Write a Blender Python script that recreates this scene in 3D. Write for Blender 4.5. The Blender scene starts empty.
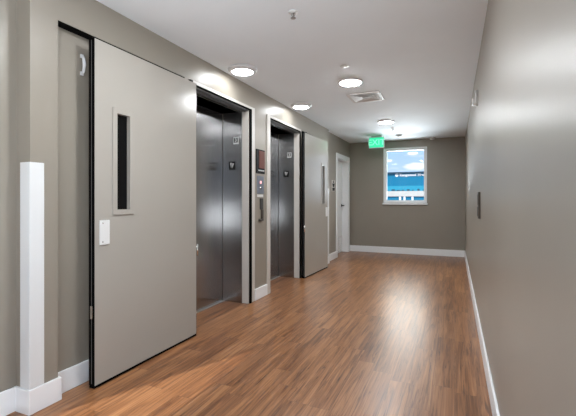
import bpy, bmesh, math, random
from mathutils import Vector, Matrix
random.seed(3)
C = bpy.context.scene.collection
R = math.radians

# ------------------------------------------------------------------ helpers
def node_mat(name):
    m = bpy.data.materials.new(name); m.use_nodes = True
    nt = m.node_tree
    return m, nt, nt.nodes['Principled BSDF']

def simple(name, col, rough=0.5, metal=0.0, spec=0.5, emit=None, estr=0.0):
    m, nt, b = node_mat(name)
    b.inputs['Base Color'].default_value = (*col, 1)
    b.inputs['Roughness'].default_value = rough
    b.inputs['Metallic'].default_value = metal
    b.inputs['Specular IOR Level'].default_value = spec
    if emit:
        b.inputs['Emission Color'].default_value = (*emit, 1)
        b.inputs['Emission Strength'].default_value = estr
    return m

def paint(name, col, rough=0.5, var=0.03, scale=3.0, bump=0.02, bscale=180.0, spec=0.5):
    """painted surface: faint mottling and roller texture"""
    m, nt, b = node_mat(name)
    tc = nt.nodes.new('ShaderNodeTexCoord')
    n = nt.nodes.new('ShaderNodeTexNoise'); n.inputs['Scale'].default_value = scale; n.inputs['Detail'].default_value = 3
    nt.links.new(tc.outputs['Object'], n.inputs['Vector'])
    r = nt.nodes.new('ShaderNodeValToRGB')
    r.color_ramp.elements[0].position = 0.3; r.color_ramp.elements[1].position = 0.7
    r.color_ramp.elements[0].color = (*[c*(1-var) for c in col], 1)
    r.color_ramp.elements[1].color = (*[min(1, c*(1+var)) for c in col], 1)
    nt.links.new(n.outputs['Fac'], r.inputs['Fac']); nt.links.new(r.outputs['Color'], b.inputs['Base Color'])
    n2 = nt.nodes.new('ShaderNodeTexNoise'); n2.inputs['Scale'].default_value = bscale; n2.inputs['Detail'].default_value = 2
    nt.links.new(tc.outputs['Object'], n2.inputs['Vector'])
    bp = nt.nodes.new('ShaderNodeBump'); bp.inputs['Strength'].default_value = bump; bp.inputs['Distance'].default_value = 0.01
    nt.links.new(n2.outputs['Fac'], bp.inputs['Height']); nt.links.new(bp.outputs['Normal'], b.inputs['Normal'])
    b.inputs['Roughness'].default_value = rough
    b.inputs['Specular IOR Level'].default_value = spec
    return m

def steel(name, col=(0.40, 0.395, 0.395), rough=0.24, aniso=0.9, streak=0.03):
    """stainless steel brushed along Z"""
    m, nt, b = node_mat(name)
    tc = nt.nodes.new('ShaderNodeTexCoord')
    mp = nt.nodes.new('ShaderNodeMapping'); mp.inputs['Scale'].default_value = (130, 130, 1.0)
    nt.links.new(tc.outputs['Object'], mp.inputs['Vector'])
    n = nt.nodes.new('ShaderNodeTexNoise'); n.inputs['Scale'].default_value = 1.0; n.inputs['Detail'].default_value = 3
    nt.links.new(mp.outputs['Vector'], n.inputs['Vector'])
    r = nt.nodes.new('ShaderNodeValToRGB')
    r.color_ramp.elements[0].color = (*[c*(1-streak) for c in col], 1)
    r.color_ramp.elements[1].color = (*[min(1, c*(1+streak)) for c in col], 1)
    nt.links.new(n.outputs['Fac'], r.inputs['Fac']); nt.links.new(r.outputs['Color'], b.inputs['Base Color'])
    b.inputs['Metallic'].default_value = 1.0
    b.inputs['Roughness'].default_value = rough
    b.inputs['Anisotropic'].default_value = aniso
    t = nt.nodes.new('ShaderNodeCombineXYZ'); t.inputs[2].default_value = 1.0     # brushed upright
    nt.links.new(t.outputs[0], b.inputs['Tangent'])
    b.inputs['Anisotropic Rotation'].default_value = STEEL_ROT
    return m
STEEL_ROT = 0.25

class MB:
    def __init__(self): self.bm = bmesh.new()
    def _merge(self, t):
        me = bpy.data.meshes.new('t'); t.to_mesh(me); t.free()
        self.bm.from_mesh(me); bpy.data.meshes.remove(me)
    def box(self, x0, x1, y0, y1, z0, z1, bev=0.0, seg=2):
        t = bmesh.new()
        bmesh.ops.create_cube(t, size=1)
        for v in t.verts:
            v.co = Vector(((x0+x1)/2 + v.co.x*abs(x1-x0), (y0+y1)/2 + v.co.y*abs(y1-y0), (z0+z1)/2 + v.co.z*abs(z1-z0)))
        if bev > 0:
            bmesh.ops.bevel(t, geom=t.edges[:], offset=bev, segments=seg, affect='EDGES', profile=0.6)
        self._merge(t); return self
    def ring(self, axis, outer, inner, w0, w1):
        """rectangular plate with a rectangular hole; axis 0: (u,v)=(y,z), axis 1: (x,z), axis 2: (x,y)"""
        def P(u, v, w):
            return {0: (w, u, v), 1: (u, w, v), 2: (u, v, w)}[axis]
        def c(r): return [(r[0], r[2]), (r[1], r[2]), (r[1], r[3]), (r[0], r[3])]
        t = bmesh.new(); L = []
        for w in (w0, w1):
            L.append(([t.verts.new(P(u, v, w)) for u, v in c(outer)], [t.verts.new(P(u, v, w)) for u, v in c(inner)]))
        for i in range(4):
            j = (i+1) % 4
            for o, n in L: t.faces.new((o[i], o[j], n[j], n[i]))
            t.faces.new((L[0][0][i], L[0][0][j], L[1][0][j], L[1][0][i]))
            t.faces.new((L[0][1][i], L[0][1][j], L[1][1][j], L[1][1][i]))
        bmesh.ops.recalc_face_normals(t, faces=t.faces[:])
        self._merge(t); return self
    def lathe(self, prof, cx, cy, cz=0.0, seg=40, axis='Z'):
        """prof: list of (radius, height); closed where the radius is 0"""
        t = bmesh.new(); rows = []
        for r, h in prof:
            if r < 1e-6: rows.append([t.verts.new((0, 0, h))])
            else: rows.append([t.verts.new((r*math.cos(2*math.pi*i/seg), r*math.sin(2*math.pi*i/seg), h)) for i in range(seg)])
        for a, b in zip(rows, rows[1:]):
            for i in range(seg):
                j = (i+1) % seg
                if len(a) == 1 and len(b) == 1: continue
                if len(a) == 1: t.faces.new((a[0], b[j], b[i]))
                elif len(b) == 1: t.faces.new((a[i], a[j], b[0]))
                else: t.faces.new((a[i], a[j], b[j], b[i]))
        bmesh.ops.recalc_face_normals(t, faces=t.faces[:])
        M = {'Z': Matrix.Identity(4), 'X': Matrix.Rotation(R(90), 4, 'Y'), 'Y': Matrix.Rotation(R(-90), 4, 'X')}[axis]
        bmesh.ops.transform(t, matrix=Matrix.Translation((cx, cy, cz)) @ M, verts=t.verts[:])
        for f in t.faces: f.smooth = True
        self._merge(t); return self
    def tube(self, pts, rad, seg=12):
        """round bar swept through points"""
        t = bmesh.new(); rows = []
        pts = [Vector(p) for p in pts]
        ref = Vector((0.31, 0.17, 0.93))
        for i, p in enumerate(pts):
            d = (pts[min(i+1, len(pts)-1)] - pts[max(i-1, 0)]).normalized()
            a = d.cross(ref)
            if a.length < 1e-3: a = d.cross(Vector((1, 0, 0)))
            a.normalize(); b = d.cross(a)
            r = rad[i] if isinstance(rad, (list, tuple)) else rad
            rows.append([t.verts.new(p + a*r*math.cos(2*math.pi*k/seg) + b*r*math.sin(2*math.pi*k/seg)) for k in range(seg)])
        for a, b in zip(rows, rows[1:]):
            for i in range(seg):
                j = (i+1) % seg
                t.faces.new((a[i], a[j], b[j], b[i]))
        t.faces.new(rows[0][::-1]); t.faces.new(rows[-1])
        bmesh.ops.recalc_face_normals(t, faces=t.faces[:])
        for f in t.faces: f.smooth = len(f.verts) == 4
        self._merge(t); return self
    def prism(self, poly, axis, w0, w1):
        def P(u, v, w): return {0: (w, u, v), 1: (u, w, v), 2: (u, v, w)}[axis]
        t = bmesh.new()
        a = [t.verts.new(P(u, v, w0)) for u, v in poly]; b = [t.verts.new(P(u, v, w1)) for u, v in poly]
        t.faces.new(a); t.faces.new(b[::-1])
        for i in range(len(a)):
            j = (i+1) % len(a); t.faces.new((a[i], b[i], b[j], a[j]))
        bmesh.ops.recalc_face_normals(t, faces=t.faces[:])
        self._merge(t); return self
    def build(self, name, mat, parent=None):
        me = bpy.data.meshes.new(name); self.bm.to_mesh(me); self.bm.free()
        o = bpy.data.objects.new(name, me); C.objects.link(o)
        me.materials.append(mat)
        if parent: o.parent = parent
        return o

def tag(o, label, cat, group=None):
    o['label'] = label; o['category'] = cat
    if group: o['group'] = group
    return o
def thing(name, label, cat, loc=(0, 0, 0), rz=0.0, group=None):
    o = bpy.data.objects.new(name, None); C.objects.link(o)
    o.empty_display_size = 0.1
    o.location = loc; o.rotation_euler = (0, 0, rz)
    return tag(o, label, cat, group)
def struct(name, mb, m):
    o = mb.build(name, m); o['kind'] = 'structure'; return o
def copy_tree(o, parent=None):
    c = o.copy(); C.objects.link(c)
    if parent: c.parent = parent
    for ch in list(o.children): copy_tree(ch, c)
    return c
def text_mesh(txt, size, mat, name, parent, loc, rot, depth=0.0015, align='CENTER', bold=0.0):
    cu = bpy.data.curves.new('txt', 'FONT'); cu.body = txt; cu.size = size; cu.extrude = depth
    cu.align_x = align; cu.align_y = 'CENTER'; cu.offset = bold
    t = bpy.data.objects.new('txt', cu); C.objects.link(t)
    dg = bpy.context.evaluated_depsgraph_get()
    me = bpy.data.meshes.new_from_object(t.evaluated_get(dg))
    bpy.data.objects.remove(t); bpy.data.curves.remove(cu)
    o = bpy.data.objects.new(name, me); C.objects.link(o)
    me.name = name; me.materials.clear(); me.materials.append(mat)
    o.parent = parent; o.location = loc; o.rotation_euler = rot
    return o

# ------------------------------------------------------------------ materials
M = {}
M['wall']    = paint('greige_wall_paint', (0.282, 0.252, 0.210), rough=0.36, var=0.02, bump=0.03, bscale=160)
M['ceiling'] = paint('white_ceiling_paint', (0.87, 0.93, 0.985), rough=0.8, var=0.01, bump=0.02, bscale=120)
M['trim']    = paint('white_trim_paint', (0.86, 0.87, 0.88), rough=0.35, var=0.01, bump=0.005)
M['guard']   = simple('white_vinyl', (0.70, 0.71, 0.71), 0.35)
M['door']    = paint('grey_door_enamel', (0.378, 0.353, 0.316), rough=0.22, var=0.01, bump=0.006, bscale=60)
M['frame']   = paint('pale_frame_enamel', (0.60, 0.57, 0.53), rough=0.35, var=0.01, bump=0.005)
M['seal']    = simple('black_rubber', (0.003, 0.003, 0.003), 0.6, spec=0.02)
M['strip']   = simple('grey_strip', (0.08, 0.08, 0.08), 0.4)
M['steel']   = steel('brushed_stainless')
M['steeld']  = steel('dark_brushed_stainless', (0.34, 0.335, 0.335), 0.25)
M['alu']     = simple('aluminium', (0.78, 0.77, 0.75), 0.35, 1.0)
M['chrome']  = simple('satin_chrome', (0.75, 0.74, 0.72), 0.22, 1.0)
M['dglass']  = simple('dark_wired_glass', (0.006, 0.006, 0.006), 0.15, spec=0.1)
M['white']   = simple('white_plastic', (0.70, 0.70, 0.69), 0.35)
M['black']   = simple('black_plastic', (0.005, 0.005, 0.005), 0.5, spec=0.12)
M['dgrey']   = simple('dark_grey_plastic', (0.045, 0.042, 0.04), 0.45)
M['bronze']  = simple('dark_bronze', (0.10, 0.085, 0.07), 0.35, 0.6)
M['maroon']  = simple('maroon_enamel', (0.12, 0.035, 0.022), 0.3)
M['bluegrey']= simple('blue_grey_steel', (0.26, 0.28, 0.33), 0.3, 0.6)
M['glow']    = simple('red_indicator', (0.5, 0.1, 0.1), 0.3, emit=(1, 0.5, 0.5), estr=1.0)
M['lens']    = simple('lamp_lens', (0.9, 0.9, 0.88), 0.4, emit=(0.94, 0.975, 1.0), estr=1.0)
M['lens_dim'] = simple('lamp_lens_dimmed', (0.9, 0.9, 0.88), 0.4, emit=(0.94, 0.975, 1.0), estr=1.0)
M['ring']    = simple('lamp_ring', (0.72, 0.72, 0.73), 0.4)
M['vent']    = simple('vent_enamel', (0.78, 0.78, 0.78), 0.45)
M['ventd']   = simple('vent_core', (0.62, 0.62, 0.62), 0.5)
M['brass']   = simple('sprinkler_metal', (0.35, 0.34, 0.33), 0.35, 1.0)
M['exit']    = simple('exit_green', (0.02, 0.42, 0.22), 0.4, emit=(0.03, 0.60, 0.30), estr=0.75)
M['exitl']   = simple('exit_letters', (0.35, 0.75, 0.55), 0.4, emit=(0.10, 0.66, 0.38), estr=0.8)
M['exith']   = simple('exit_housing', (0.55, 0.56, 0.56), 0.4)

def wood_floor():
    m, nt, b = node_mat('wood_plank_floor')
    N = nt.nodes.new; Lk = nt.links.new
    tc = N('ShaderNodeTexCoord'); sep = N('ShaderNodeSeparateXYZ'); Lk(tc.outputs['Object'], sep.inputs['Vector'])
    def mth(op, a, bb=None, cc=None):
        n = N('ShaderNodeMath'); n.operation = op
        for i, v in enumerate((a, bb, cc)):
            if v is None: continue
            if isinstance(v, (int, float)): n.inputs[i].default_value = v
            else: Lk(v, n.inputs[i])
        return n.outputs[0]
    PW, PL = 0.127, 0.92
    u = mth('DIVIDE', sep.outputs['X'], PW); row = mth('FLOOR', u); fu = mth('SUBTRACT', u, row)
    wn = N('ShaderNodeTexWhiteNoise'); wn.noise_dimensions = '1D'; Lk(row, wn.inputs['W'])
    v = mth('ADD', mth('DIVIDE', sep.outputs['Y'], PL), mth('MULTIPLY', wn.outputs['Value'], 7.3))
    idx = mth('FLOOR', v); fv = mth('SUBTRACT', v, idx)
    cmb = N('ShaderNodeCombineXYZ'); Lk(row, cmb.inputs[0]); Lk(idx, cmb.inputs[1])
    w2 = N('ShaderNodeTexWhiteNoise'); w2.noise_dimensions = '2D'; Lk(cmb.outputs[0], w2.inputs['Vector'])
    rnd = w2.outputs['Value']
    # grain coordinates, shifted for each plank
    def gvec(sx, sy):
        c = N('ShaderNodeCombineXYZ')
        Lk(mth('ADD', mth('MULTIPLY', sep.outputs['X'], sx), mth('MULTIPLY', rnd, 37.0)), c.inputs[0])
        Lk(mth('ADD', mth('MULTIPLY', sep.outputs['Y'], sy), mth('MULTIPLY', rnd, 91.0)), c.inputs[1])
        return c.outputs[0]
    def noise(vec, detail, dist=0.0, rough=0.55):
        n = N('ShaderNodeTexNoise'); n.inputs['Scale'].default_value = 1; n.inputs['Detail'].default_value = detail
        n.inputs['Distortion'].default_value = dist; n.inputs['Roughness'].default_value = rough
        Lk(vec, n.inputs['Vector']); return n.outputs['Fac']
    g1 = noise(gvec(22, 1.3), 4, 1.2, 0.6)       # broad figure
    g2 = noise(gvec(7, 0.7), 2, 1.0)             # slow patches
    g3 = noise(gvec(75, 1.7), 4, 0.8, 0.6)       # fibre
    g4 = noise(gvec(46, 1.1), 3, 1.8, 0.5)       # streak lines
    base = N('ShaderNodeValToRGB'); cr = base.color_ramp
    cr.elements[0].position = 0.0; cr.elements[0].color = (0.10, 0.034, 0.012, 1)
    cr.elements[1].position = 1.0; cr.elements[1].color = (0.41, 0.196, 0.084, 1)
    e = cr.elements.new(0.5); e.color = (0.252, 0.107, 0.042, 1)
    def cen(x, k): return mth('MULTIPLY', mth('SUBTRACT', x, 0.5), k)
    tone = mth('ADD', mth('ADD', 0.52, cen(rnd, 0.26)), mth('ADD', cen(g1, 1.3), cen(g3, 1.45)))
    tone = mth('ADD', tone, cen(g2, 0.5))
    Lk(tone, base.inputs['Fac'])
    sr = N('ShaderNodeValToRGB'); sr.color_ramp.elements[0].position = 0.010; sr.color_ramp.elements[1].position = 0.045
    sr.color_ramp.elements[0].color = (1, 1, 1, 1); sr.color_ramp.elements[1].color = (0, 0, 0, 1)
    ridge = mth('ABSOLUTE', mth('SUBTRACT', g4, 0.5)); Lk(ridge, sr.inputs['Fac'])
    gm = N('ShaderNodeMapRange'); gm.inputs['From Min'].default_value = 0.56; gm.inputs['From Max'].default_value = 0.42; Lk(g1, gm.inputs['Value'])
    mx = N('ShaderNodeMix'); mx.data_type = 'RGBA'; mx.blend_type = 'MIX'
    Lk(mth('MULTIPLY', mth('MULTIPLY', sr.outputs['Color'], gm.outputs['Result']), 0.80), mx.inputs['Factor'])
    Lk(base.outputs['Color'], mx.inputs['A']); mx.inputs['B'].default_value = (0.055, 0.020, 0.010, 1)
    # joints
    ju = mth('LESS_THAN', mth('MINIMUM', fu, mth('SUBTRACT', 1.0, fu)), 0.008)
    jv = mth('LESS_THAN', mth('MINIMUM', fv, mth('SUBTRACT', 1.0, fv)), 0.0012)
    jt = mth('MAXIMUM', ju, jv)
    mj = N('ShaderNodeMix'); mj.data_type = 'RGBA'
    Lk(mth('MULTIPLY', jt, 0.55), mj.inputs['Factor']); Lk(mx.outputs['Result'], mj.inputs['A'])
    mj.inputs['B'].default_value = (0.05, 0.02, 0.01, 1)
    Lk(mj.outputs['Result'], b.inputs['Base Color'])
    b.inputs['Roughness'].default_value = 0.34
    rr = mth('ADD', mth('MULTIPLY', g3, 0.14), 0.24); Lk(rr, b.inputs['Roughness'])
    bp = N('ShaderNodeBump'); bp.inputs['Strength'].default_value = 0.18; bp.inputs['Distance'].default_value = 0.004
    Lk(mth('SUBTRACT', mth('ADD', g1, mth('MULTIPLY', g3, 0.5)), mth('MULTIPLY', jt, 0.8)), bp.inputs['Height'])
    Lk(bp.outputs['Normal'], b.inputs['Normal'])
    b.inputs['Specular IOR Level'].default_value = 0.5
    return m
M['floor'] = wood_floor()

def pane_mat():
    m = bpy.data.materials.new('window_glass'); m.use_nodes = True; nt = m.node_tree
    nt.nodes.clear()
    o = nt.nodes.new('ShaderNodeOutputMaterial'); mix = nt.nodes.new('ShaderNodeMixShader')
    tr = nt.nodes.new('ShaderNodeBsdfTransparent'); gl = nt.nodes.new('ShaderNodeBsdfGlossy')
    fr = nt.nodes.new('ShaderNodeFresnel'); fr.inputs['IOR'].default_value = 1.25
    tr.inputs['Color'].default_value = (0.97, 0.99, 0.99, 1); gl.inputs['Roughness'].default_value = 0.02
    nt.links.new(fr.outputs[0], mix.inputs[0]); nt.links.new(tr.outputs[0], mix.inputs[1]); nt.links.new(gl.outputs[0], mix.inputs[2])
    nt.links.new(mix.outputs[0], o.inputs['Surface'])
    return m
M['pane'] = pane_mat()

# ------------------------------------------------------------------ room numbers
H = 2.447
XL, XN, XF, XR = -2.115, -2.232, -2.18, 0.20      # elevator wall, near wall, far wall, right wall
XB = -2.62                                         # back of the left wall
YB, YS = 8.57, -5.0                                # window wall, end behind the viewer
PZ, OZ = 2.21, 2.166                               # heights of the door pockets and of the lift openings
A0, A1 = 2.74, 3.775                               # first lift opening
B0, B1 = 4.31, 5.305                               # second lift opening
YE = 6.754                                         # end of the elevator wall

# ------------------------------------------------------------------ shell
w = MB()
w.box(XB, XN, YS, -2.6, 0, H); w.box(XB, XN, 0.9, 1.356, 0, H)
w.box(XB, XN, -2.6, 0.9, 0, 0.45); w.box(XB, XN, -2.6, 0.9, 2.25, H)
w.box(XB, XL, 1.356, 1.516, 0, H)
w.box(XB, -2.175, 1.516, 2.66, 0, PZ); w.box(XB, XL, 1.516, 2.66, PZ, H)
w.box(XB, XL, 2.66, A0, 0, H)
w.box(XB, XL, A0, A1, OZ, H)
w.box(XB, XL, A1, B0, 0, H)
w.box(XB, XL, B0, B1, OZ, H)
w.box(XB, XL, B1, 5.385, 0, H)
w.box(XB, -2.175, 5.385, 6.50, 0, PZ); w.box(XB, XL, 5.385, 6.50, PZ, H)
w.box(XB, XL, 6.50, YE, 0, H)
w.box(XB, XF, YE, 7.53, 0, H)
w.box(XB, XF, 7.53, 8.40, 2.03, H)
w.box(XB, XF, 8.40, YB, 0, H)
w.box(XB-0.02, XB, 0.9, YB, 0, H)
struct('wall_left', w, M['wall'])
wr = MB()
wr.box(XR, XR+0.15, YS, -2.7, 0, H); wr.box(XR, XR+0.15, 0.45, YB, 0, H)
wr.box(XR, XR+0.15, -2.7, 0.45, 0, 0.45); wr.box(XR, XR+0.15, -2.7, 0.45, 2.25, H)
struct('wall_right', wr, M['wall'])
WX0, WX1, WZ0, WZ1 = -1.43, -0.53, 1.10, 2.285
struct('wall_back', MB().ring(1, (XB-0.02, XR+0.15, 0, H), (WX0, WX1, WZ0, WZ1), YB, YB+0.16), M['wall'])
struct('wall_front', MB().box(XB-0.02, XR+0.15, YS-0.15, YS, 0, H), M['wall'])
struct('floor', MB().box(XB-0.02, XR+0.15, YS-0.15, YB+0.16, -0.12, 0), M['floor'])
struct('ceiling', MB().box(XB-0.02, XR+0.15, YS-0.15, YB+0.16, H, H+0.12), M['ceiling'])

BH, BT = 0.134, 0.015
def bb(mb, x0, x1, y0, y1): mb.box(x0, x1, y0, y1, 0.0, BH, 0.004, 2)
def skirting(mb, path, off):
    mb.prism(path + off[::-1], 2, 0.0, BH)
b = MB(); XP = -2.175
skirting(b, [(XN, YS), (XN, 1.356), (XL, 1.356), (XL, 1.516), (XP, 1.516), (XP, 2.66)],
         [(XN+BT, YS), (XN+BT, 1.356-BT), (XL+BT, 1.356-BT), (XL+BT, 1.516+BT), (XP+BT, 1.516+BT), (XP+BT, 2.66)])
bb(b, XL, XL+BT, 3.905, 4.215)
skirting(b, [(XP, 5.385), (XP, 6.50), (XL, 6.50), (XL, YE), (XF, YE), (XF, 7.44)],
         [(XP+BT, 5.385), (XP+BT, 6.50-BT), (XL+BT, 6.50-BT), (XL+BT, YE+BT), (XF+BT, YE+BT), (XF+BT, 7.44)])
bb(b, XF, XF+BT, 8.49, YB)
bl = struct('baseboard_left', b, M['trim'])
bv = bl.modifiers.new('bevel', 'BEVEL'); bv.width = 0.003; bv.segments = 2; bv.limit_method = 'ANGLE'
struct('baseboard_back', MB().box(XF+BT, XR-0.013, YB-BT, YB, 0, BH, 0.004), M['trim'])
struct('baseboard_right', MB().box(XR-0.013, XR, YS, YB, 0, BH, 0.004), M['trim'])

# trim around the two lift openings: pale frame faces and black smoke seals
t = MB()
t.box(XL, XL+0.006, A1+0.05, 3.905, 0, 2.215, 0.002)
t.box(XL, XL+0.006, A0-0.02, A1+0.05, 2.187, 2.215, 0.002)
struct('trim_1', t, M['frame'])
t = MB()
t.box(XL, XL+0.014, A1+0.006, A1+0.049, 0, 2.186, 0.003)
t.box(XL, XL+0.012, A0-0.02, A1+0.006, 2.168, 2.186, 0.003)
struct('trim_2', t, M['seal'])
t = MB()
t.box(XL, XL+0.010, 4.215, B0-0.004, 0, 2.215, 0.003)
t.box(XL, XL+0.010, B0-0.004, B1+0.06, 2.187, 2.215, 0.003)
struct('trim_3', t, M['frame'])
t = MB()
t.box(XL, XL+0.012, B0-0.004, B1+0.02, 2.168, 2.186, 0.003)
t.box(XL, XL+0.014, B1+0.002, B1+0.02, 0, 2.168, 0.003)
struct('trim_4', t, M['seal'])
# black lining of the pocket tops
struct('trim_5', MB().box(-2.17, XL-0.002, 1.518, 2.655, PZ-0.012, PZ), M['seal'])
struct('trim_6', MB().box(-2.17, XL-0.002, 5.39, 6.495, PZ-0.012, PZ), M['seal'])

# ------------------------------------------------------------------ corner guards
def corner_guard(label, yc, xc, side, ret):
    mb = MB(); th = 0.006; z0, z1 = BH+0.001, 1.37
    if side < 0:
        mb.box(xc, xc+th, yc-th, yc+0.075, z0, z1, 0.002)
        mb.box(xc-ret, xc, yc-th, yc, z0, z1, 0.002)
    else:
        mb.box(xc, xc+th, yc-0.075, yc+th, z0, z1, 0.002)
        mb.box(xc-ret, xc, yc, yc+th, z0, z1, 0.002)
    return tag(mb.build('corner_guard', M['guard']), label, 'corner guard', 'white corner guards')
corner_guard('tall white corner guard on the near wall corner, left edge of view', 1.356, XL, -1, 0.075)
corner_guard('slim white corner guard on wall end beyond the far open grey door', YE, XL, 1, 0.06)

# ------------------------------------------------------------------ lift entrances
def lift(y0, y1, label):
    root = thing('elevator_entrance', label, 'elevator', (-2.45, (y0+y1)/2, 0), group='elevators in the left wall')
    ox, oy = -2.45, (y0+y1)/2
    def P(mb, name, m, par=root): return mb.build(name, m, par)
    x = lambda v: v-ox
    y = lambda v: v-oy
    ym = (y0+y1)/2
    for ya, yb, xf in ((y0+0.012, ym+0.006, -2.468), (ym-0.006, y1-0.012, -2.452)):
        mb = MB().box(x(xf-0.014), x(xf), y(ya), y(yb), 0.008, 2.165, 0.002)
        P(mb, 'door_panel', M['steel'])
    for s, yy in ((1, y0), (-1, y1)):
        a, c = sorted((yy+s*0.001, yy+s*0.014))
        P(MB().box(x(-2.449), x(-2.199), y(a), y(c), 0.001, 2.15, 0.002), 'jamb', M['steel'])
        a, c = sorted((yy+s*0.001, yy+s*0.010))
        P(MB().box(x(-2.198), x(XL), y(a), y(c), 0.001, 2.155, 0.002), 'painted_jamb', M['frame'])
    mb = MB()
    mb.box(x(-2.449), x(-2.20), y(y0+0.015), y(y1-0.015), 2.150, 2.163, 0.002)
    mb.box(x(-2.25), x(-2.215), y(y0+0.015), y(y1-0.015), 2.143, 2.1495, 0.002)
    P(mb, 'header', M['steeld'])
    mb = MB().box(x(-2.198), x(XL), y(y0+0.011), y(y1-0.011), 2.157, 2.164, 0.001)
    mb.box(x(-2.165), x(-2.155), y(y0+0.011), y(y1-0.011), 2.149, 2.1565, 0.002)
    P(mb, 'soffit_trim', M['strip'])
    P(MB().box(x(-2.451), x(-2.422), y(y0+0.015), y(y1-0.015), 0.0005, 0.007, 0.002), 'sill', M['alu'])
    # floor plate and hall lantern on the far jamb, facing the viewer
    yf = y(y1-0.0145)
    pl = P(MB().box(x(-2.307), x(-2.240), yf-0.003, yf, 1.795, 1.872, 0.001), 'floor_plate', M['white'])
    P(MB().box(x(-2.299), x(-2.248), yf-0.0042, yf-0.0031, 1.812, 1.864, 0.0), 'plate_field', M['dgrey'], pl)
    text_mesh('3', 0.052, M['white'], 'numeral', pl, (x(-2.2735), yf-0.005, 1.838), (R(90), 0, 0), 0.0006, bold=0.0012)
    ln = P(MB().box(x(-2.362), x(-2.280), yf-0.008, yf, 1.505, 1.598, 0.002), 'hall_lantern', M['black'])
    cx = x(-2.321)
    P(MB().prism([(cx-0.024, 1.585), (cx-0.004, 1.585), (cx-0.010, 1.525)], 1, yf-0.0095, yf-0.0081), 'lantern_arrow', M['white'], ln)
    P(MB().prism([(cx+0.006, 1.578), (cx+0.026, 1.578), (cx+0.002, 1.520)], 1, yf-0.0095, yf-0.0081), 'lantern_arrow', M['white'], ln)
    return root
lift(A0, A1, 'nearer stainless steel elevator entrance beside the near open grey door')
lift(B0, B1, 'farther stainless steel elevator entrance beside the far open grey door')

# ------------------------------------------------------------------ fire doors
def fire_door(s, hinge_y, rz, label):
    """leaf hinged at hinge_y; s: direction of the free edge along Y"""
    root = thing('fire_door', label, 'door', (-2.03, hinge_y, 0), rz, 'open fire doors by the elevators')
    W, T, Z0, Z1 = 1.02, 0.046, 0.0185, 2.160
    def yy(a, b2): return sorted((s*a, s*b2))
    ga, gb = 0.742, 0.850                 # vision glass, measured from the hinge
    g0, g1 = 1.10, 1.73
    a, c = yy(0.004, W-0.004); ia, ic = yy(ga, gb)
    leaf = MB().ring(0, (a, c, Z0, Z1), (ia, ic, g0, g1), -T, 0).build('leaf', M['door'], root)
    for e0, e1 in ((0, 0.0038), (W-0.0038, W)):
        a, c = yy(e0, e1)
        sl = MB().box(-T, -0.0005, a, c, Z0, Z1, 0.001).build('edge_seal', M['seal'], root)
        a, c = yy(-0.0006, -0.0001) if e0 == 0 else yy(W+0.0001, W+0.0006)
        MB().box(-0.026, -0.020, a, c, Z0+0.01, Z1-0.01).build('seal_strip', M['strip'], sl)
    a, c = yy(0.002, W-0.002)
    MB().box(-T+0.002, -0.002, a, c, 0.002, 0.018).build('under_door_shade', M['seal'], root)  # black strip standing in for the shaded gap under the leaf
    # vision panel
    a, c = yy(ga-0.034, gb+0.034); ia, ic = yy(ga+0.001, gb-0.001)
    fr = MB().ring(0, (a, c, g0-0.034, g1+0.034), (ia, ic, g0+0.001, g1-0.001), 0.0003, 0.009).build('vision_frame', M['door'], root)
    bv = fr.modifiers.new('bevel', 'BEVEL'); bv.width = 0.0025; bv.segments = 2
    ia, ic = yy(ga, gb)
    MB().box(-0.030, -0.022, ia, ic, g0, g1).build('glass', M['dglass'], fr)
    # push plate
    a, c = yy(0.912, 0.985)
    pp = MB().box(0.0003, 0.010, a, c, 0.882, 1.036, 0.003).build('push_plate', M['white'], root)
    for z in (0.90, 1.018):
        MB().lathe([(0, 0.0115), (0.004, 0.0112), (0.005, 0.010)], 0, s*0.965, z, 14, 'X').build('screw', M['chrome'], pp)
    # hinge and pivots
    for z in (0.735,):
        MB().lathe([(0, -0.05), (0.009, -0.05), (0.009, 0.05), (0, 0.05)], 0.0005, -s*0.008, z, 16).build('hinge', M['chrome'] if z < 1 else M['frame'], root)
    MB().box(-0.03, 0.004, *yy(0.05, 0.085), Z1+0.0003, Z1+0.014, 0.002).build('top_pivot', M['black'], root)
    # bolt in the free edge
    a, c = yy(W+0.0007, W+0.006)
    MB().box(-0.030, -0.012, a, c, 0.43, 0.51, 0.002).build('edge_bolt', M['chrome'], root)
    return root
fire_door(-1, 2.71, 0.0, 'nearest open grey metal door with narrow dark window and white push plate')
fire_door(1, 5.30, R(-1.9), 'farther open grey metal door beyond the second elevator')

# pull catch on the pocket wall behind the near door
c = MB()
xw = -2.175
for z in (2.075, 1.965): c.box(xw, xw+0.012, 1.705, 1.725, z-0.012, z+0.012, 0.003)
c.tube([(xw+0.010, 1.715, 2.082), (xw+0.022, 1.715, 2.06), (xw+0.030, 1.715, 2.02), (xw+0.022, 1.715, 1.98), (xw+0.010, 1.715, 1.958)],
       [0.006, 0.009, 0.011, 0.009, 0.006])
tag(c.build('door_catch', M['ring']), 'small curved grey catch on the recess wall behind the near grey door', 'catch')

# ------------------------------------------------------------------ wall devices between the lifts
xs = XL
r = thing('wall_sign', 'dark maroon and black sign between the elevators, above the call panel', 'sign', (xs, 4.045, 1.475))
MB().box(0, 0.010, -0.108, 0.105, 0, 0.282, 0.002).build('backing', M['black'], r)
p = MB().box(0.0101, 0.0125, -0.045, 0.098, 0.062, 0.268, 0.001).build('picture_panel', M['maroon'], r)
mb = MB()
for i in range(9): mb.box(0.0101, 0.0112, -0.060+i*0.017, -0.060+i*0.017+0.011, 0.028, 0.042)
mb.build('lettering', M['white'], r)

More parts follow.
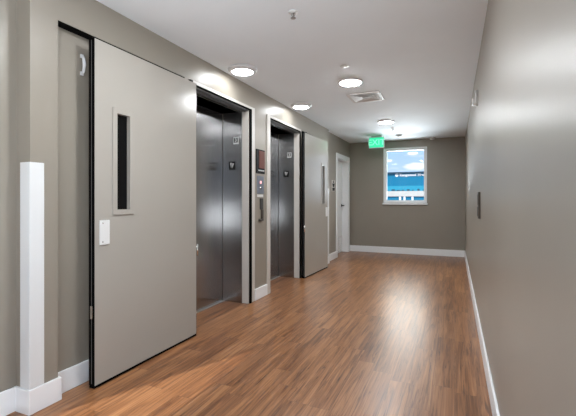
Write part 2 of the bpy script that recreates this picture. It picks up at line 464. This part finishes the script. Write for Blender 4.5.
r = thing('call_panel', 'blue grey elevator call button panel below the maroon sign', 'call panel', (xs, 4.045, 1.235))
MB().box(0, 0.008, -0.082, 0.082, 0, 0.21, 0.002).build('face_plate', M['bluegrey'], r)
for z, m in ((0.135, M['glow']), (0.070, M['chrome'])):
    MB().lathe([(0.017, 0), (0.017, 0.004), (0.013, 0.006), (0, 0.006)], 0.0081, 0, z, 20, 'X').build('button', m, r)

tag(MB().box(xs, xs+0.004, 3.97, 4.12, 1.197, 1.228, 0.001).build('label_plate', M['white']),
    'small white label strip just under the elevator call panel', 'label')
r = thing('wall_hook', 'narrow dark metal bar with a foot, under the white label strip', 'hook', (xs, 4.06, 0.913))
MB().box(0, 0.014, -0.022, 0.045, 0.135, 0.268, 0.003).build('upper_plate', M['dgrey'], r)
mb = MB().box(0, 0.018, 0.002, 0.045, 0.026, 0.1345, 0.004)
mb.box(0, 0.020, -0.058, 0.045, 0.0, 0.0255, 0.005)
mb.build('lower_bar', M['bronze'], r)

# ------------------------------------------------------------------ far door on the left wall
t = MB()
t.box(XF, XF+0.016, 7.44, 7.53, 0, 2.11, 0.003)
t.box(XF, XF+0.016, 8.40, 8.49, 0, 2.11, 0.003)
t.box(XF, XF+0.016, 7.53, 8.40, 2.02, 2.11, 0.003)
t.box(XF-0.18, XF, 8.385, 8.40, 0, 2.02, 0.002)
t.box(XF-0.18, XF, 7.53, 7.545, 0, 2.02, 0.002)
t.box(XF-0.18, XF, 7.545, 8.385, 2.005, 2.02, 0.002)
struct('trim_7', t, M['trim'])
d = struct('door_1', MB().box(-2.355, -2.31, 7.549, 8.381, 0.008, 2.0, 0.002), M['trim'])
h = MB()
h.lathe([(0, 0.012), (0.030, 0.012), (0.032, 0.0)], -2.3095, 8.315, 1.037, 24, 'X')
h.tube([(-2.30, 8.315, 1.037), (-2.262, 8.315, 1.037), (-2.250, 8.305, 1.037), (-2.250, 8.19, 1.037)], 0.013)
h.build('door_handle', M['dgrey'], d)
MB().box(-2.3098, -2.308, 7.58, 8.35, 0.03, 0.36, 0.0005).build('kick_plate', M['chrome'], d)

r = thing('pictogram_sign', 'small dark pictogram sign on wall left of the white door', 'sign', (XF+0.0005, 7.24, 1.33))
MB().box(0, 0.008, -0.095, 0.095, 0, 0.215, 0.002).build('sign_plate', M['frame'], r)
mb = MB()
mb.lathe([(0, 0.0015), (0.028, 0.0015), (0.028, 0)], 0.0081, 0, 0.182, 18, 'X')
mb.prism([(-0.075, 0.15), (0.075, 0.15), (0.05, 0.085), (-0.05, 0.085)], 0, 0.0081, 0.0096)
mb.prism([(-0.08, 0.07), (0.08, 0.07), (0.075, 0.012), (-0.07, 0.006)], 0, 0.0081, 0.0096)
mb.build('pictogram', M['black'], r)

# ------------------------------------------------------------------ window and what lies outside
wd = struct('window_1', MB().ring(1, (WX0+0.001, WX1-0.001, WZ0+0.001, WZ1-0.001), (WX0+0.030, WX1-0.030, WZ0+0.030, WZ1-0.030), YB-0.012, YB+0.06), M['trim'])
MB().ring(1, (WX0+0.031, WX1-0.031, WZ0+0.031, WZ1-0.031), (WX0+0.070, WX1-0.062, WZ0+0.055, WZ1-0.062), YB+0.015, YB+0.055).build('sash', M['trim'], wd)
MB().box(WX0+0.068, WX1-0.060, YB+0.030, YB+0.036, WZ0+0.053, WZ1-0.060).build('pane', M['pane'], wd)
MB().box(WX0-0.015, WX1+0.015, YB-0.05, YB-0.0125, WZ0-0.045, WZ0-0.005, 0.006).build('window_sill', M['trim'], wd)

teal = simple('teal_glass', (0.004, 0.19, 0.33), 0.25)
teal2 = simple('teal_glass_with_reflections', (0.03, 0.33, 0.46), 0.25)  # paler teal, the band's glass reflections put into the colour
cream = paint('cream_stucco', (0.62, 0.58, 0.52), 0.8, 0.06, 2.0)
navy = simple('dark_cornice', (0.008, 0.05, 0.085), 0.5)
signw = simple('white_letters', (0.9, 0.92, 0.92), 0.4)
BY, BX = 60.0, -6.8
r = thing('office_building', 'teal glazed building with white rooftop lettering, seen through the window', 'building', (BX, BY, -7.5))
zz = lambda v: v+7.5
MB().box(-22, 20, 0.4, 14, 0, zz(5.12)).build('walls', cream, r)
MB().box(-22, 20, 0.0, 0.39, zz(3.25), zz(5.12)).build('glazing', teal, r)
mb = MB().box(-22, 20, 0.0, 0.39, zz(2.46), zz(3.249))
mb.build('lower_glazing', teal2, r)
rr = random.Random(5)
for i in range(12):
    xx = -5+i*0.75
    MB().box(xx, xx+rr.uniform(0.2, 0.55), -0.05, -0.001, zz(2.50), zz(2.50+rr.uniform(0.12, 0.3))).build('dark_vent', navy, r)
MB().box(-22, 20, -0.35, 0.6, zz(5.125), zz(5.33)).build('cornice', navy, r)
MB().box(-22, 20, -0.2, 0.39, zz(1.66), zz(2.459)).build('parapet', cream, r)
mb = MB(); mb.box(-22, 20, 0.05, 0.39, zz(1.06), zz(1.659)); mb.build('window_strip', teal, r)
for xx in (-7.1, -3.2, -0.9, -0.25, 0.9, 5.4):
    MB().box(xx, xx+0.30, -0.1, 0.049, zz(1.06), zz(1.659)).build('window_post', signw, r)
MB().box(-22, 20, -0.2, 0.39, zz(-7.5), zz(1.059)).build('lower_wall', cream, r)
text_mesh('Kangwood', 0.55, signw, 'sign_word', r, (-0.80, -0.10, zz(4.86)), (R(90), 0, 0), 0.03, align='LEFT', bold=0.016)
text_mesh('Med', 0.55, signw, 'sign_word', r, (1.78, -0.10, zz(4.86)), (R(90), 0, 0), 0.03, align='LEFT', bold=0.016)
MB().lathe([(0, 0.06), (0.25, 0.06), (0.25, 0)], -1.22, -0.10, zz(4.88), 24, 'Y').build('sign_emblem', signw, r)
wf = struct('added_window_3', MB().ring(0, (-2.699, 0.449, 0.451, 2.249), (-2.65, 0.40, 0.50, 2.2), XR+0.04, XR+0.11), M['trim'])  # added unseen window, an opening for the right fill lamp
MB().box(XR+0.05, XR+0.10, -1.15, -1.10, 0.501, 2.199).build('mullion', M['trim'], wf)
wf = struct('added_window_2', MB().ring(0, (-2.599, 0.899, 0.451, 2.249), (-2.55, 0.85, 0.50, 2.2), XN-0.09, XN-0.02), M['trim'])  # invented opening out of view that lets the left fill lamp in
MB().box(XN-0.08, XN-0.03, -0.87, -0.83, 0.501, 2.199).build('mullion', M['trim'], wf)
struct('ground', MB().box(-80, 80, YB+2, 120, -7.7, -7.5), paint('asphalt', (0.12, 0.12, 0.12), 0.9, 0.1, 0.5))

# ------------------------------------------------------------------ right wall devices
r = thing('wall_alarm', 'small white fire alarm strobe high on the right wall', 'alarm', (XR, 3.985, 2.045))
MB().box(-0.022, 0, -0.05, 0.05, 0, 0.135, 0.006).build('base', M['white'], r)
mb = MB().box(-0.046, -0.0225, -0.028, 0.040, 0.006, 0.072, 0.010, 3); mb.build('strobe_lens', M['white'], r)
mb = MB()
for i in range(4): mb.box(-0.0245, -0.0222, -0.03, 0.03, 0.088+i*0.009, 0.092+i*0.009)
mb.build('horn_grille', M['ring'], r)
r = thing('wall_plate', 'tall narrow dark plate on the right wall', 'plate', (XR, 3.65, 1.005))
MB().box(-0.018, 0, -0.062, 0.062, 0, 0.225, 0.003).build('housing', M['bronze'], r)
MB().box(-0.0215, -0.0181, -0.045, 0.045, 0.02, 0.10, 0.001).build('lower_face', M['dgrey'], r)
MB().box(-0.0215, -0.0181, -0.045, 0.045, 0.115, 0.205, 0.001).build('upper_face', M['bronze'], r)

# ------------------------------------------------------------------ ceiling: lamps, vent, sprinklers
LAMPS = [(-1.907, 3.278, 'round ceiling light close to the wall above the nearer elevator'),
         (-1.906, 4.840, 'round ceiling light close to the wall above the farther elevator'),
         (-1.035, 4.088, 'round ceiling light in mid corridor just before the air vent'),
         (-1.032, 6.414, 'round ceiling light in mid corridor nearest the window wall'),
         (-1.035, 1.762, 'round ceiling light in mid corridor out of view above the near door'),
         (-1.035, -2.890, 'last round ceiling light at the blind end of the corridor')]
protos = {}
for x, y, lab in LAMPS:
    kind = 'wall' if x < -1.5 else 'mid'          # two fittings: a deeper drum by the elevators, a flat disc in mid corridor
    if kind not in protos:
        protos[kind] = o = thing('ceiling_light', lab, 'ceiling light', (x, y, H), group='round ceiling lights')
        if kind == 'wall':
            MB().lathe([(0, -0.001), (0.142, -0.001), (0.144, -0.006), (0.138, -0.022), (0.122, -0.032), (0.103, -0.034), (0.103, -0.010), (0, -0.010)], 0, 0, 0, 48).build('trim_ring', M['ring'], o)
            MB().lathe([(0.102, -0.0105), (0.102, -0.033), (0.092, -0.036), (0.06, -0.039), (0, -0.040)], 0, 0, 0, 48).build('lens', M['lens_dim'], o)
        else:
            MB().lathe([(0, -0.001), (0.132, -0.001), (0.133, -0.005), (0.126, -0.016), (0.116, -0.019), (0.114, -0.019), (0.114, -0.006), (0, -0.006)], 0, 0, 0, 48).build('trim_ring', M['ring'], o)
            MB().lathe([(0.113, -0.0065), (0.113, -0.018), (0.108, -0.022), (0.092, -0.025), (0.06, -0.027), (0, -0.028)], 0, 0, 0, 48).build('lens', M['lens'], o)
    else:
        o = copy_tree(protos[kind]); o.location = (x, y, H); o['label'] = lab

r = thing('air_vent', 'square white louvred air vent in the ceiling', 'vent', (-1.013, 4.78, H))
MB().ring(2, (-0.20, 0.20, -0.20, 0.20), (-0.165, 0.165, -0.165, 0.165), -0.012, -0.001).build('vent_frame', M['vent'], r)
def pyramid_ring(mb, a, bq, z0, z1):
    t = bmesh.new()
    o_ = [t.verts.new((sx*a, sy*a, z0)) for sx, sy in ((-1,-1),(1,-1),(1,1),(-1,1))]
    i_ = [t.verts.new((sx*bq, sy*bq, z1)) for sx, sy in ((-1,-1),(1,-1),(1,1),(-1,1))]
    o2 = [t.verts.new((v.co.x, v.co.y, z0-0.002)) for v in o_]; i2 = [t.verts.new((v.co.x, v.co.y, z1-0.002)) for v in i_]
    for k in range(4):
        j = (k+1) % 4
        for A, Bq in ((o_, i_), (o2, i2), (o_, o2), (i_, i2)): t.faces.new((A[k], A[j], Bq[j], Bq[k]))
    bmesh.ops.recalc_face_normals(t, faces=t.faces[:]); mb._merge(t)
for a in (0.160, 0.120, 0.080):
    mb = MB(); pyramid_ring(mb, a, a-0.034, -0.013, -0.006); mb.build('louvre', M['vent'], r)
MB().box(-0.04, 0.04, -0.04, 0.04, -0.014, -0.010, 0.002).build('centre_plate', M['ventd'], r)
MB().box(-0.163, 0.163, -0.163, 0.163, -0.004, -0.001).build('duct_back', M['ventd'], r)

r = thing('sprinkler', 'exposed sprinkler head hanging from the ceiling nearest the viewer', 'sprinkler', (-1.01, 2.42, H))
MB().lathe([(0.034, 0), (0.034, -0.004), (0.012, -0.008), (0, -0.008)], 0, 0, 0, 24).build('escutcheon', M['white'], r)
mb = MB().tube([(0, 0, -0.008), (0, 0, -0.042)], 0.004)
mb.tube([(-0.010, 0, -0.009), (-0.013, 0, -0.022), (0, 0, -0.038)], 0.0025); mb.tube([(0.010, 0, -0.009), (0.013, 0, -0.022), (0, 0, -0.038)], 0.0025)
mb.build('sprinkler_frame', M['brass'], r)
MB().lathe([(0, -0.041), (0.018, -0.041), (0.018, -0.044), (0, -0.044)], 0, 0, 0, 24).build('deflector', M['brass'], r)
o = copy_tree(r); o.location = (-1.01, 7.05, H); o['label'] = 'tiny sprinkler head in the ceiling just beyond the farthest ceiling light'
tag(MB().lathe([(0, -0.010), (0.036, -0.010), (0.042, -0.004), (0.042, 0)], -0.97, 3.59, H, 28).build('sprinkler_cover', M['white']),
    'flat white sprinkler cover disc in the ceiling before the mid corridor light', 'sprinkler cover')
for x, y, lab in ((-1.008, 7.85, 'round smoke detector on the ceiling beside the exit sign, before the window'),
                  (-0.42, 8.46, 'round smoke detector on the ceiling against the window wall, right of window')):
    r = thing('smoke_detector', lab, 'smoke detector', (x, y, H), group='smoke detectors')
    MB().lathe([(0.066, 0), (0.066, -0.012), (0.060, -0.016), (0, -0.016)], 0, 0, 0, 28).build('base', M['white'], r)
    MB().lathe([(0.050, -0.0165), (0.046, -0.034), (0.025, -0.045), (0, -0.046)], 0, 0, 0, 28).build('sensing_head', M['ring'], r)

# exit sign
r = thing('exit_sign', 'green EXIT sign hanging from the ceiling at the corridor end', 'sign', (-1.44, 7.80, H))
r.rotation_euler = (0, 0, 0)
MB().box(-0.10, 0.10, -0.03, 0.03, -0.022, 0, 0.004).build('canopy', M['exith'], r)
f = MB().ring(1, (-0.152, 0.152, -0.242, -0.022), (-0.142, 0.142, -0.232, -0.032), -0.016, 0.016).build('housing', M['exith'], r)
p = MB().box(-0.1415, 0.1415, -0.012, 0.012, -0.2315, -0.0325).build('sign_face', M['exit'], r)
text_mesh('EXIT', 0.165, M['exitl'], 'lettering', p, (0, -0.0140, -0.133), (R(90), 0, 0), 0.0012, bold=0.001)

# ------------------------------------------------------------------ sky
wd = bpy.data.worlds.new('sky'); bpy.context.scene.world = wd; wd.use_nodes = True
nt = wd.node_tree; N = nt.nodes.new; Lk = nt.links.new
bg = nt.nodes['Background']
tc = N('ShaderNodeTexCoord'); sep = N('ShaderNodeSeparateXYZ'); Lk(tc.outputs['Generated'], sep.inputs['Vector'])
def mth(op, a, bb=None):
    n = N('ShaderNodeMath'); n.operation = op
    for i, v in enumerate((a, bb)):
        if v is None: continue
        if isinstance(v, (int, float)): n.inputs[i].default_value = v
        else: Lk(v, n.inputs[i])
    return n.outputs[0]
gr = N('ShaderNodeValToRGB'); cr = gr.color_ramp
cr.elements[0].position = 0.0; cr.elements[0].color = (0.66, 0.80, 1.0, 1)
cr.elements[1].position = 1.0; cr.elements[1].color = (0.10, 0.26, 0.70, 1)
e = cr.elements.new(0.14); e.color = (0.40, 0.62, 0.98, 1)
Lk(sep.outputs['Z'], gr.inputs['Fac'])
mp = N('ShaderNodeMapping'); mp.inputs['Scale'].default_value = (22, 22, 70); Lk(tc.outputs['Generated'], mp.inputs['Vector'])
cn = N('ShaderNodeTexNoise'); cn.inputs['Scale'].default_value = 1.0; cn.inputs['Detail'].default_value = 5; Lk(mp.outputs['Vector'], cn.inputs['Vector'])
def blob(ax, el, sx, sz):
    # ax: direction x/y, el: direction z/y
    px = mth('DIVIDE', sep.outputs['X'], mth('MAXIMUM', sep.outputs['Y'], 0.05)); pz = mth('DIVIDE', sep.outputs['Z'], mth('MAXIMUM', sep.outputs['Y'], 0.05))
    a = mth('POWER', mth('DIVIDE', mth('SUBTRACT', px, ax), sx), 2.0); b_ = mth('POWER', mth('DIVIDE', mth('SUBTRACT', pz, el), sz), 2.0)
    return mth('SUBTRACT', 1.0, mth('ADD', a, b_))
cl = mth('MAXIMUM', mth('MAXIMUM', blob(-0.085, 0.083, 0.035, 0.010), blob(-0.095, 0.115, 0.014, 0.004)), blob(-0.154, 0.098, 0.012, 0.003))
cl = mth('ADD', mth('MULTIPLY', cl, 1.0), mth('MULTIPLY', mth('SUBTRACT', cn.outputs['Fac'], 0.5), 2.2))
ramp = N('ShaderNodeValToRGB'); ramp.color_ramp.elements[0].position = 0.05; ramp.color_ramp.elements[1].position = 0.6
Lk(cl, ramp.inputs['Fac'])
gen = N('ShaderNodeValToRGB'); gen.color_ramp.elements[0].position = 0.56; gen.color_ramp.elements[1].position = 0.72; Lk(cn.outputs['Fac'], gen.inputs['Fac'])
mx = N('ShaderNodeMix'); mx.data_type = 'RGBA'
Lk(mth('MAXIMUM', ramp.outputs['Color'], mth('MULTIPLY', gen.outputs['Color'], 0.5)), mx.inputs['Factor']); Lk(gr.outputs['Color'], mx.inputs['A']); mx.inputs['B'].default_value = (1, 1, 1, 1)
# bright sky patch added above the view, for daylight and a floor sheen
def ramp_(v, a, b_):
    n = N('ShaderNodeMapRange'); n.interpolation_type = 'SMOOTHSTEP'; n.inputs['From Min'].default_value = a; n.inputs['From Max'].default_value = b_
    Lk(v, n.inputs['Value']); return n.outputs['Result']
glare = mth('MULTIPLY', ramp_(sep.outputs['Y'], 0.25, 0.7), ramp_(sep.outputs['Z'], 0.17, 0.27))
mw = N('ShaderNodeMix'); mw.data_type = 'RGBA'; Lk(glare, mw.inputs['Factor']); Lk(mx.outputs['Result'], mw.inputs['A']); mw.inputs['B'].default_value = (1.0, 0.96, 0.9, 1)
Lk(mw.outputs['Result'], bg.inputs['Color'])
Lk(mth('ADD', 0.70, mth('MULTIPLY', glare, 5.0)), bg.inputs['Strength'])
pl = bpy.data.lights.new('window_portal', 'AREA'); pl.shape = 'RECTANGLE'; pl.size = 0.84; pl.size_y = 1.13; pl.cycles.is_portal = True
po = bpy.data.objects.new('window_portal', pl); C.objects.link(po); po.location = (-0.98, YB+0.065, 1.69); po.rotation_euler = (R(-90), 0, 0)
sun = bpy.data.lights.new('sun', 'SUN'); sun.energy = 2.8; sun.angle = R(0.6)
so = bpy.data.objects.new('sun', sun); C.objects.link(so); so.rotation_euler = (R(52), 0, R(-25)); so.location = (0, -3, 12)

# ------------------------------------------------------------------ added fill lamps outside the windows, aimed up at the ceiling
def fill_lamp(name, loc, rot, sx, sy, power, col=(0.90, 0.96, 1.0)):
    l = bpy.data.lights.new(name, 'AREA'); l.shape = 'RECTANGLE'; l.size = sx; l.size_y = sy; l.energy = power; l.color = col
    o = bpy.data.objects.new(name, l); C.objects.link(o); o.location = loc; o.rotation_euler = rot
fill_lamp('added_fill_left', (XN-0.34, -0.85, 1.05), (R(90+55), 0, R(-90)), 3.3, 1.1, 12)  # added lamp outside the invented left window, lifts the near ceiling
fill_lamp('added_fill_right', (XR+0.42, -1.1, 0.75), (R(90+62), 0, R(90)), 3.0, 1.0, 100)  # added lamp beyond the invented right window, tilted up as ceiling fill
fill_lamp('added_ceiling_fill_near', (-0.98, 10.9, 0.10), (R(126), 0, R(180)), 3.4, 1.6, 160)  # added lamp hidden below the sill, no roof there; brightens the far ceiling
fill_lamp('added_ceiling_fill_far', (-0.98, 16.5, 0.30), (R(98), 0, R(180)), 8.0, 0.9, 1500)  # added low lamp farther out, its light reaches deeper along the ceiling
# ------------------------------------------------------------------ lamp strength
M['lens'].node_tree.nodes['Principled BSDF'].inputs['Emission Strength'].default_value = 122.0
M['lens_dim'].node_tree.nodes['Principled BSDF'].inputs['Emission Strength'].default_value = 32.0

# ------------------------------------------------------------------ camera
yaw = math.atan(166.5/384)
cam = bpy.data.cameras.new('camera'); co = bpy.data.objects.new('camera', cam); C.objects.link(co)
cam.sensor_width = 36; cam.lens = 24; cam.shift_y = -8.3/576; cam.clip_start = 0.02; cam.clip_end = 300
co.location = (0, 0, 1.165); co.rotation_euler = (R(90), 0, yaw)
sc = bpy.context.scene; sc.camera = co
sc.view_settings.view_transform = 'Standard'; sc.view_settings.look = 'None'
sc.view_settings.gamma = 1.0; sc.view_settings.use_curve_mapping = False
sc.view_settings.exposure = 0.72
sc.cycles.max_bounces = 12; sc.cycles.diffuse_bounces = 8; sc.cycles.glossy_bounces = 6
